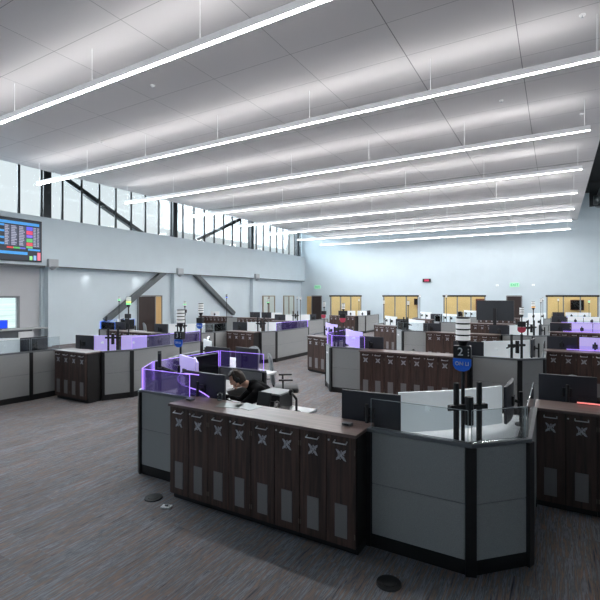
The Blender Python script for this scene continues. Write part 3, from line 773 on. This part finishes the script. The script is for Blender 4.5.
for k, (x, y, kd) in enumerate([(-17.7, 20.25, 'w'), (-14.7, 20.2, 'd'), (-13.9, 20.2, 'd'), (-13.25, 20.2, 'w')]):
    monitor(kd, x, y, R(20), ['pale monitor standing behind the run below the left brace', 'dark monitor, left one behind the wall-side run', 'dark monitor, right of two behind the wall-side run', 'pale monitor at the right end behind the wall-side run'][k])
desk([(-18.2, 19.97), (-13.0, 19.97), (-13.0, 20.6), (-18.2, 20.6)], 'long white desk behind the far left wall-side runs', legs=[(-17.5, 20.3), (-15, 20.2), (-13.4, 20.1)])
partition([(-16.0, 19.3), (-15.12, 19.3)], 'short grey partition left of the far left wall-side run')

# ---- towers elsewhere
def tw(x, y, lb, zt=2.06, zb=.88, plate=None, zs=1.66, lamps=None, scale=.7, txt='', num=''):
    tower(x, y, lb, zbase=zb, ztop=zt, sign=(num, txt, plate, zs) if plate else None, lamps=lamps, scale=scale)
tw(-.58, 9.62, 'slim signal tower with red plate at the second-row right corner desk', 2.02, plate=SIGNR, zs=1.64)
tw(-4.55, 9.95, 'signal tower with red plate at the second-row left corner desk', plate=SIGNR, zs=1.70)
tw(-6.15, 6.62, 'signal tower with blue plate behind the seated person\'s desk', 2.09, plate=SIGNB, zs=1.70, txt='ON LI', scale=.9)
tw(-6.08, 11.9, 'signal tower with red plate at the second-row rear aisle desk', plate=SIGNR, zs=1.68)
tw(-.6, 15.2, 'signal tower with amber lamp at the third-row right corner desk', lamps={0: LAMPO}, scale=.9)
tw(-4.6, 15.65, 'signal tower at the third-row left corner desk')
tw(-6.15, 17.45, 'signal tower at the third-row rear aisle desk')
tw(-.55, 21.0, 'signal tower at the fourth-row right corner desk', 2.12)
tw(-4.45, 21.3, 'tall signal tower at the fourth-row left corner desk', 2.3)
tw(-6.2, 23.2, 'tall signal tower at the fourth-row rear aisle desk', 2.3)
tw(-.6, 26.4, 'signal tower at the fifth-row right corner desk', 2.15)
tw(-8.62, 6.86, 'tall signal tower with lit yellow lamp at the nearest left aisle desk', 2.22, plate=SIGNK, zs=1.72, lamps={1: LAMPY, 0: LAMPG}, scale=.9)
tw(-8.68, 12.7, 'signal tower with green lamp at the second left aisle desk', 2.14, lamps={0: LAMPG})
tw(-10.8, 18.6, 'signal tower at the third left aisle desk', 2.2)
tw(-10.35, 24.9, 'signal tower at the fourth left aisle desk', 2.05)
tw(-10.3, 10.35, 'signal tower with dark number box at the second outer left desk', plate=SIGNK, zs=1.70, lamps={1: LAMPG})
tw(-14.1, 10.8, 'signal tower with white and green lamps at the far outer left desk', 2.2, zb=0, lamps={0: LAMPG, 1: LAMPG})
tw(-13.6, 16.4, 'tall signal tower with blue light near the wall-side run', 2.3, zb=0, lamps={0: LEDB, 1: SIGNK, 3: SIGNK})
tw(-12.7, 21.5, 'tall signal tower near the far left doors', 2.2, zb=0)
tw(1.3, 24.0, 'signal tower with green lamp before the rightmost far window', zb=0, lamps={1: LAMPG})
tw(.1, 27.3, 'signal tower before the left half of the rightmost far window', 2.1, zb=0)

# ---- far dark display on its stand
t = thing('presentation_display', 'large dark display turned away on a stand in the far rows', 'screen', (-2.12, 19.2, 0))
MB().box((0, 0, 1.66), (1.38, .07, .8), bev=.01).build('display_shell', mat('charcoal_shell', srgb(46, 50, 56), .5, noise=((3, 3, 3), .05)), t)
MB().box((0, .04, 1.66), (1.33, .01, .75)).build('display_panel', SCREEN, t)
MB().box((0, -.05, 1.3), (.12, .05, .9)).tube((0, -.03, .1), (0, -.03, 1.3), .04).build('stand_column', CHAIRK, t)
MB().box((0, 0, .05), (1.0, .6, .06), bev=.01).build('stand_base', CHAIRK, t)

# ---- seated person
def blob(name, m, caps, parent, extra=(), voxel=.008, smooth=6):
    """tapered limb segments melted into one continuous surface."""
    b = MB()
    for p, r, q, r2 in caps:
        p = Vector(p); q = Vector(q)
        b.ball(p, r, 20); b.ball(q, r2, 20)
        if (q-p).length > 1e-4: b.tube(p, q, r, r2, 20)
    for e in extra: b.bm.from_mesh(e)
    o = b.build(name, m, None)
    md = o.modifiers.new('Remesh', 'REMESH'); md.mode = 'VOXEL'; md.voxel_size = voxel; md.use_smooth_shade = True
    sm = o.modifiers.new('Smooth', 'SMOOTH'); sm.factor = .5; sm.iterations = smooth
    baked(o)
    o.data.materials.clear(); o.data.materials.append(m)
    for p in o.data.polygons: p.use_smooth = True
    o.parent = parent
    return o
B0 = Vector((-3.40, 4.98, 0))
person = thing('person', 'seated person in black sweater and headset bent over the desk, facing left', 'person', B0)
F = Vector((-.80, -.60, 0)).normalized(); Lf = Vector((-.60, .80, 0)); UP = Vector((0, 0, 1))
def rel(x, y, z): return Vector((x, y, z))-B0
HC = rel(-3.63, 4.585, 1.155)
hf = (F*.86 - UP*.5).normalized(); hu = (UP*.86 + F*.5).normalized()
Mh = Matrix((( *Lf, 0), (*hf, 0), (*hu, 0), (0, 0, 0, 1))).transposed(); Mh.translation = HC
def head_mesh():
    b = bmesh.new(); bmesh.ops.create_uvsphere(b, u_segments=28, v_segments=20, radius=1)
    for v in b.verts:
        x, y, z = v.co
        sx, sy, sz = .076, .094, .118
        if z < 0: sx *= 1-.22*(-z)**1.5; sy *= 1-.12*(-z)
        if y > .55 and z < .1: sy *= 1.0
        v.co = (x*sx, y*sy, z*sz)
        if y > .6:                                   # brow, eye hollows, cheeks
            v.co.y -= .010*math.exp(-((z-.02)/.13)**2)*(1 if abs(x) > .16 else .2)
            v.co.y += .004*math.exp(-((z-.22)/.10)**2)
    def add(c, d, rx=0):
        g = bmesh.ops.create_uvsphere(b, u_segments=12, v_segments=8, radius=1)
        bmesh.ops.transform(b, matrix=Matrix.Translation(c) @ Matrix.Rotation(rx, 4, 'X') @ Matrix.Diagonal((*d, 1)), verts=g['verts'])
    add((0, .093, -.012), (.010, .012, .026), R(-16)); add((0, .098, -.026), (.014, .012, .009))      # nose
    add((0, .088, -.062), (.022, .010, .005)); add((0, .086, -.071), (.019, .010, .006))              # lips
    add((0, .070, -.096), (.028, .020, .018))                                                         # chin
    for q in (-1, 1): add((q*.076, -.005, -.008), (.010, .018, .030))                                 # ears
    b.transform(Mh); me = bpy.data.meshes.new('head'); b.to_mesh(me); b.free(); return me
# joints
PEL = rel(-3.40, 4.97, .53); WAI = rel(-3.42, 4.93, .73); CHE = rel(-3.43, 4.85, .93); NEB = rel(-3.49, 4.76, 1.045); NEK = rel(-3.57, 4.66, 1.09)
ARMS = [(1, rel(-3.56, 4.975, 1.0), rel(-3.74, 4.80, .80), rel(-3.86, 4.56, .905), rel(-3.90, 4.49, .905)),
        (-1, rel(-3.315, 4.675, 1.0), rel(-3.46, 4.43, .81), rel(-3.66, 4.345, .925), rel(-3.735, 4.325, .925))]
caps = [(PEL+Lf*.08, .11, PEL-Lf*.08, .11), (PEL, .12, WAI, .115), (WAI, .115, CHE, .125), (CHE+Lf*.07, .11, CHE-Lf*.07, .11), (CHE, .10, NEB, .055), (NEB, .052, NEK, .052), (NEK, .052, HC-hu*.04, .05)]
hands = []
for q, sh_, el, wr, tip in ARMS:
    caps += [(NEB-UP*.05, .045, sh_, .05), (sh_, .058, el, .043), (el, .043, wr, .028)]
    d = (tip-wr).normalized(); sd = d.cross(UP).normalized()
    for off in (-.027, -.009, .009, .027): caps.append((wr+d*.02+sd*off*.7, .014, wr+d*.085+sd*off, .0125))
    hands.append((wr, d, q))
for q in (1, -1):
    kn = PEL+F*.45+Lf*q*.12; hp = PEL+Lf*q*.09
    caps += [(hp, .085, kn, .058), (kn, .055, kn-UP*.40-F*.03, .038), (kn-UP*.42-F*.03, .034, kn-UP*.46+F*.10, .022)]
ex = [head_mesh()]
for wr, d, q in hands:
    side = d.cross(UP).normalized()
    for f_i, (off, ln) in enumerate([(-.030, .068), (-.010, .078), (.010, .073), (.029, .056)]):
        m_ = MB(); p0 = wr+d*.085+side*off; p1 = p0+d*ln*.55+UP*.006; p2 = p1+d*ln*.4-UP*.014
        m_.tube(p0-d*.02, p1, .0095, .0085, 8).ball(p1, .0088, 8).tube(p1, p2, .0085, .0075, 8).ball(p2, .0078, 8)
        ex.append(m_.mesh('finger', SKIN))
    m_ = MB(); p0 = wr+d*.03-side*.03*q; p1 = p0+d*.03-side*.03*q; p2 = p1+d*.03-side*.006*q
    m_.tube(p0, p1, .012, .0105, 8).ball(p1, .0105, 8).tube(p1, p2, .0105, .009, 8).ball(p2, .009, 8); ex.append(m_.mesh('thumb', SKIN))
blob('body', SKIN, caps, person, ex, .006, 2)
# sweater over torso and arms, trousers, shoes
sw = [(PEL+Lf*.09+UP*.05, .125, PEL-Lf*.09+UP*.05, .125), (PEL+UP*.05, .15, WAI, .145), (WAI, .145, CHE, .15), (WAI+Lf*.05, .12, CHE+Lf*.09, .125), (WAI-Lf*.05, .12, CHE-Lf*.09, .125), (CHE, .14, NEB, .092), (NEB, .09, NEB+(NEK-NEB)*.35, .068)]
for q, sh_, el, wr, tip in ARMS:
    sw += [(NEB-UP*.02, .085, sh_, .085), (CHE+Lf*q*.08, .11, sh_, .082), (sh_, .08, el, .060), (el, .060, wr+(el-wr).normalized()*.03, .042)]
blob('sweater', SWEAT, sw, person, (), .012, 5)
tr = [(PEL+Lf*.08, .125, PEL-Lf*.08, .125)]
shoe = []
for q in (1, -1):
    kn = PEL+F*.45+Lf*q*.12; an = kn-UP*.42-F*.03
    tr += [(PEL+Lf*q*.085, .11, kn, .078), (kn, .076, an-UP*.03, .058)]
    a_ = Vector((an.x, an.y, .05)); shoe += [(a_-F*.03, .047, a_+F*.07, .045), (a_+F*.07, .045, a_+F*.16-UP*.012, .036), (a_, .046, a_+UP*.05+F*.01, .046)]
blob('trousers', TROUS, tr, person, (), .012, 4)
for k in (0, 3): blob('shoe', CHAIRK, shoe[k:k+3], person, (), .008, 3)
# hair: cap over crown and back, longer at the nape
b = bmesh.new(); bmesh.ops.create_uvsphere(b, u_segments=32, v_segments=24, radius=1)
dl = [v for v in b.verts if (v.co.y > .45 and v.co.z < .52) or (v.co.z < -.62) or (v.co.y > .05 and v.co.z < -.1)]
bmesh.ops.delete(b, geom=dl, context='VERTS')
rr = random.Random(5)
for v in b.verts:
    x, y, z = v.co; n_ = 1+.05*math.sin(9*x+5*z)*math.cos(8*y)+rr.uniform(-.015, .015)
    v.co = (x*.088*n_, (y*.106-.006)*n_, (z*.130+.004)*n_)
b.transform(Mh); me = bpy.data.meshes.new('hair'); b.to_mesh(me); b.free(); me.materials.append(HAIR)
for p in me.polygons: p.use_smooth = True
o = bpy.data.objects.new('hair', me); col.objects.link(o); o.parent = person
o.modifiers.new('Solid', 'SOLIDIFY').thickness = .012
hd = MB(); pts = [Mh @ Vector((.096*math.cos(a), -.01, .018+.128*math.sin(a))) for a in [PI*i/14 for i in range(15)]]
hd.path(pts, .007)
for q in (-1, 1): hd.tube(Mh @ Vector((q*.080, -.01, -.005)), Mh @ Vector((q*.108, -.01, -.005)), .034, n=16)
hd.path([Mh @ Vector((-.10, .0, -.02)), Mh @ Vector((-.095, .06, -.06)), Mh @ Vector((-.05, .105, -.072))], .004)
hd.build('headset', CHAIRK, person, True)
ey = MB()
for q in (-1, 1): ey.ball(Mh @ Vector((q*.030, .083, .012)), .0095, 10)
ey.build('eyes', mat('dark_eyes', srgb(50, 40, 36), .3), person, True)

chair(-4.42, 7.05, R(123), 'pale grey desk chair behind the divider with purple glass')
c2 = chair(-3.36, 5.03, R(-53), 'low black desk stool under the seated person'); c2.scale = (1, 1, .78); c2.name = 'desk_stool'; del c2['group']
for ch_ in list(c2.children):
    if ch_.name.split('.')[0] in ('backrest', 'armrest', 'back_support'): bpy.data.objects.remove(ch_)
c3 = chair(.26, 7.0, R(12), 'grey desk chair standing behind the nearest right-hand run'); c3.scale = (.7, .9, .98) 
chair(-5.75, 7.45, R(-20), 'grey desk chair at the first-row rear aisle desk')
chair(-14.3, 12.5, R(150), 'desk chair before the dark door on the left wall')

# ---- things on the side desk and the foreground run
t = thing('printer', 'black desk printer with grey lid on the white side desk', 'printer', (-2.98, 4.53, .88))
MB().box((0, 0, .09), (.30, .30, .18), bev=.012).build('body', CHAIRK, t)
MB().box((0, 0, .19), (.30, .30, .02), rx=R(0), bev=.006).build('lid', mat('grey_lid', srgb(150, 154, 156), .45, noise=((5, 5, 5), .04)), t)
MB().box((0, -.155, .10), (.2, .03, .02)).build('paper_tray', BLACKM, t)
t = thing('message_display', 'small black tilted display beside the printer on the side desk', 'display', (-2.93, 4.2, .88), R(-8))
MB().box((0, 0, .15), (.19, .025, .2), rx=R(-14), bev=.006).build('display_shell', CHAIRK, t)
MB().bar((0, .02, .01), (0, .01, .12), .05, .02).box((0, .02, .008), (.16, .12, .016)).build('foot', CHAIRK, t)
def phone(x, y, z, rz, lb):
    t = thing('desk_phone', lb, 'phone', (x, y, z), rz)
    m = MB(); m.prism_xz([(-.09, 0), (.09, 0), (.09, .05), (-.09, .05)], -.08, .08)
    for v in m.bm.verts:
        if v.co.z > .01: v.co.z = .03+.09*(v.co.y+.08)/.16
    m.build('phone_base', CHAIRK, t)
    MB().bar((-.06, -.08, .07), (-.06, .08, .15), .04, .03).ball((-.06, -.08, .065), .03, 10).ball((-.06, .08, .145), .03, 10).build('handset', BLACKM, t, True)
    MB().path([(-.08, -.08, .05), (-.13, -.06, .03), (-.15, 0, .012), (-.1, .08, .01)], .008).build('cord', BLACKM, t)
    return t
phone(-2.66, 4.14, .88, R(20), 'black desk phone with raised handset in front of the printer')
t = thing('microphone_arm', 'black jointed arm standing on the side desk beside the phone', 'arm', (-2.62, 4.42, .88))
MB().tube((0, 0, 0), (0, 0, .02), .05).build('base_disc', CHAIRK, t)
MB().path([(0, 0, .02), (.0, 0, .16), (-.1, .05, .22)], .014).build('arm', CHAIRK, t, True)
MB().ball((-.11, .055, .22), .03, 12, (1, 1, 1.3)).build('head', BLACKM, t, True)
for k, (x, y, rz) in enumerate([(-3.06, 3.74, .3), (-2.86, 3.80, -.2)]):
    t = thing('paper_sheet', ['pale document under plastic on the foreground cabinet top, left of two', 'pale document under plastic on the foreground cabinet top, right of two'][k], 'paper', (x, y, T), rz)
    MB().box((0, 0, .0015), (.27, .2, .003)).build('sheet', mat('pale_green_plastic', srgb(112, 120, 117), .32, noise=((9, 9, 9), .12)), t)
t = thing('drinking_glass', 'small clear tumbler standing on the foreground cabinet top', 'glass', (-3.3, 3.86, T))
MB().tube((0, 0, 0), (0, 0, .09), .028, .034, 20).build('glass_wall', GLASS, t, True)
MB().tube((0, 0, 0), (0, 0, .01), .027, n=20).build('glass_base', mat('glass_edge', (0, 0, 0)), t)
for k, (x, y) in enumerate([(-3.6, 3.70), (-1.66, 3.72)]):
    t = thing('cable_grommet', ['small grey cable port at the left end of the foreground cabinet top', 'small grey cable port at the right end of the foreground cabinet top'][k], 'grommet', (x, y, T))
    MB().box((0, 0, .012), (.09, .06, .024), bev=.006).build('housing', mat('grommet_grey', srgb(128, 128, 132), .4, .3), t)
    MB().box((0, -.031, .012), (.05, .004, .012)).build('socket', BLACKM, t)
# swooping lit glass beside the seated person
t = thing('curved_glass', 'small purple-lit curved glass shield at the left end of the foreground cabinets', 'screen', (-3.78, 3.905, T))
cp = [(-3.66, 1.31), (-3.86, 1.31), (-3.96, 1.295), (-4.01, 1.25), (-3.99, 1.20), (-3.93, 1.165), (-3.82, 1.145), (-3.68, 1.13), (-3.58, 1.10), (-3.50, 1.068)]
pl = MB(); q = [(x+3.78, z-T) for x, z in cp[3:]]; q = q + [(-3.50+3.78, .004), (-4.01+3.78, .004)]
pl.prism_xz(q, -.004, .004); pl.build('pane', GLASSP, t)
MB().path([(x+3.78, 0, z-T) for x, z in cp], .006).build('lit_edge', LEDP, t, True)
for k, (x, y) in enumerate([(-2.7, 9.75), (-2.5, 15.3), (-9.3, 7.1)]):
    phone(x, y, .88 if k < 2 else .88, R(10), ['black desk phone on the side desk behind the second-row centre run', 'black desk phone behind the third-row centre run', 'black desk phone at the nearest left aisle desk'][k])
    if k < 2: desk([(x-.4, y-.35), (x+.5, y-.35), (x+.5, y+.35), (x-.4, y+.35)], 'white side desk behind the %s centre run' % ['second-row', 'third-row'][k], legs=[(x-.3, y), (x+.35, y)])

# ---- floor outlets
for k, (x, y, r) in enumerate([(-1.13, 3.32, .1), (-3.87, 3.41, .1), (-4.85, 10.0, .1), (-6.75, 9.8, .12)]):
    t = thing('floor_outlet', ['round black floor outlet nearest the camera', 'round black floor outlet left of the foreground cabinets', 'round floor outlet by the second-row left corner', 'round floor outlet in the carpeted aisle beyond the chair'][k], 'floor outlet', (x, y, 0))
    MB().tube((0, 0, 0), (0, 0, .012), r, r*.94, n=28).build('lid', BLACKM, t)
    MB().tube((0, 0, .012), (0, 0, .016), r*.6, n=24).build('cover_ring', CHAIRK, t)

t = thing('cable_cover', 'small silver cable cover on the carpet before the foreground cabinets', 'cable cover', (-3.58, 3.33, 0), R(20))
MB().box((0, 0, .008), (.11, .07, .016), bev=.005).build('cover_plate', SILVER, t)
MB().tube((0, 0, .016), (0, 0, .03), .02).build('cable_port', mat('grommet_grey', (0, 0, 0)), t)

# ---- camera, light, world
cam = bpy.data.cameras.new('camera'); co = bpy.data.objects.new('camera', cam); col.objects.link(co)
cam.sensor_width = 36; cam.lens = 36*440/600.; cam.shift_y = (295.7-300)/600.; cam.clip_end = 200
co.location = (0, 0, 2.25); co.rotation_euler = (PI/2, 0, R(30.2)); scene.camera = co
w = bpy.data.worlds.new('sky'); scene.world = w; w.use_nodes = True
bg = w.node_tree.nodes['Background']
N = w.node_tree.nodes.new; L = w.node_tree.links.new
tc = N('ShaderNodeTexCoord'); nz = N('ShaderNodeTexNoise'); nz.inputs['Scale'].default_value = 2.5; nz.inputs['Detail'].default_value = 5
rp = N('ShaderNodeValToRGB'); rp.color_ramp.elements[0].color = (*srgb(224, 234, 240), 1); rp.color_ramp.elements[1].color = (*srgb(236, 242, 245), 1)
rp.color_ramp.elements[0].position = .35; rp.color_ramp.elements[1].position = .65
L(tc.outputs['Generated'], nz.inputs['Vector']); L(nz.outputs['Fac'], rp.inputs['Fac']); L(rp.outputs['Color'], bg.inputs['Color'])
bg.inputs['Strength'].default_value = 1.0
def area(name, loc, rot, sx, sy, e, c=(1, 1, 1)):
    l = bpy.data.lights.new(name, 'AREA'); l.shape = 'RECTANGLE'; l.size = sx; l.size_y = sy; l.energy = e; l.color = c
    o = bpy.data.objects.new(name, l); col.objects.link(o); o.location = loc; o.rotation_euler = rot; return o
area('back_room_light', (-7, YF+2.2, 2.78), (0, 0, 0), 24, 2.5, 420, (1, .93, .78))
area('fill_right', (7.5, 22, 6.6), (0, R(50), 0), 5, 16, 1000, (.93, .97, 1))  # added fill from out of view
area('daylight_clerestory', (XW-1.6, 17, 7.6), (0, R(-70), 0), 2.4, 34, 4600, (.80, .91, 1))
# small downlights that wash the left wall
for k, y in enumerate([13.2, 16.1, 23.9, 28.1, 31.0]):
    l = bpy.data.lights.new('wall_washer', 'SPOT'); l.energy = 14; l.spot_size = R(75); l.spot_blend = 1.0; l.shadow_soft_size = .03
    o = bpy.data.objects.new('wall_washer', l); col.objects.link(o); o.location = (XL+.4, y, ZB-.06); o.rotation_euler = (0, R(14), 0)
scene.view_settings.view_transform = 'Standard'; scene.view_settings.exposure = .13
scene.cycles.use_denoising = True
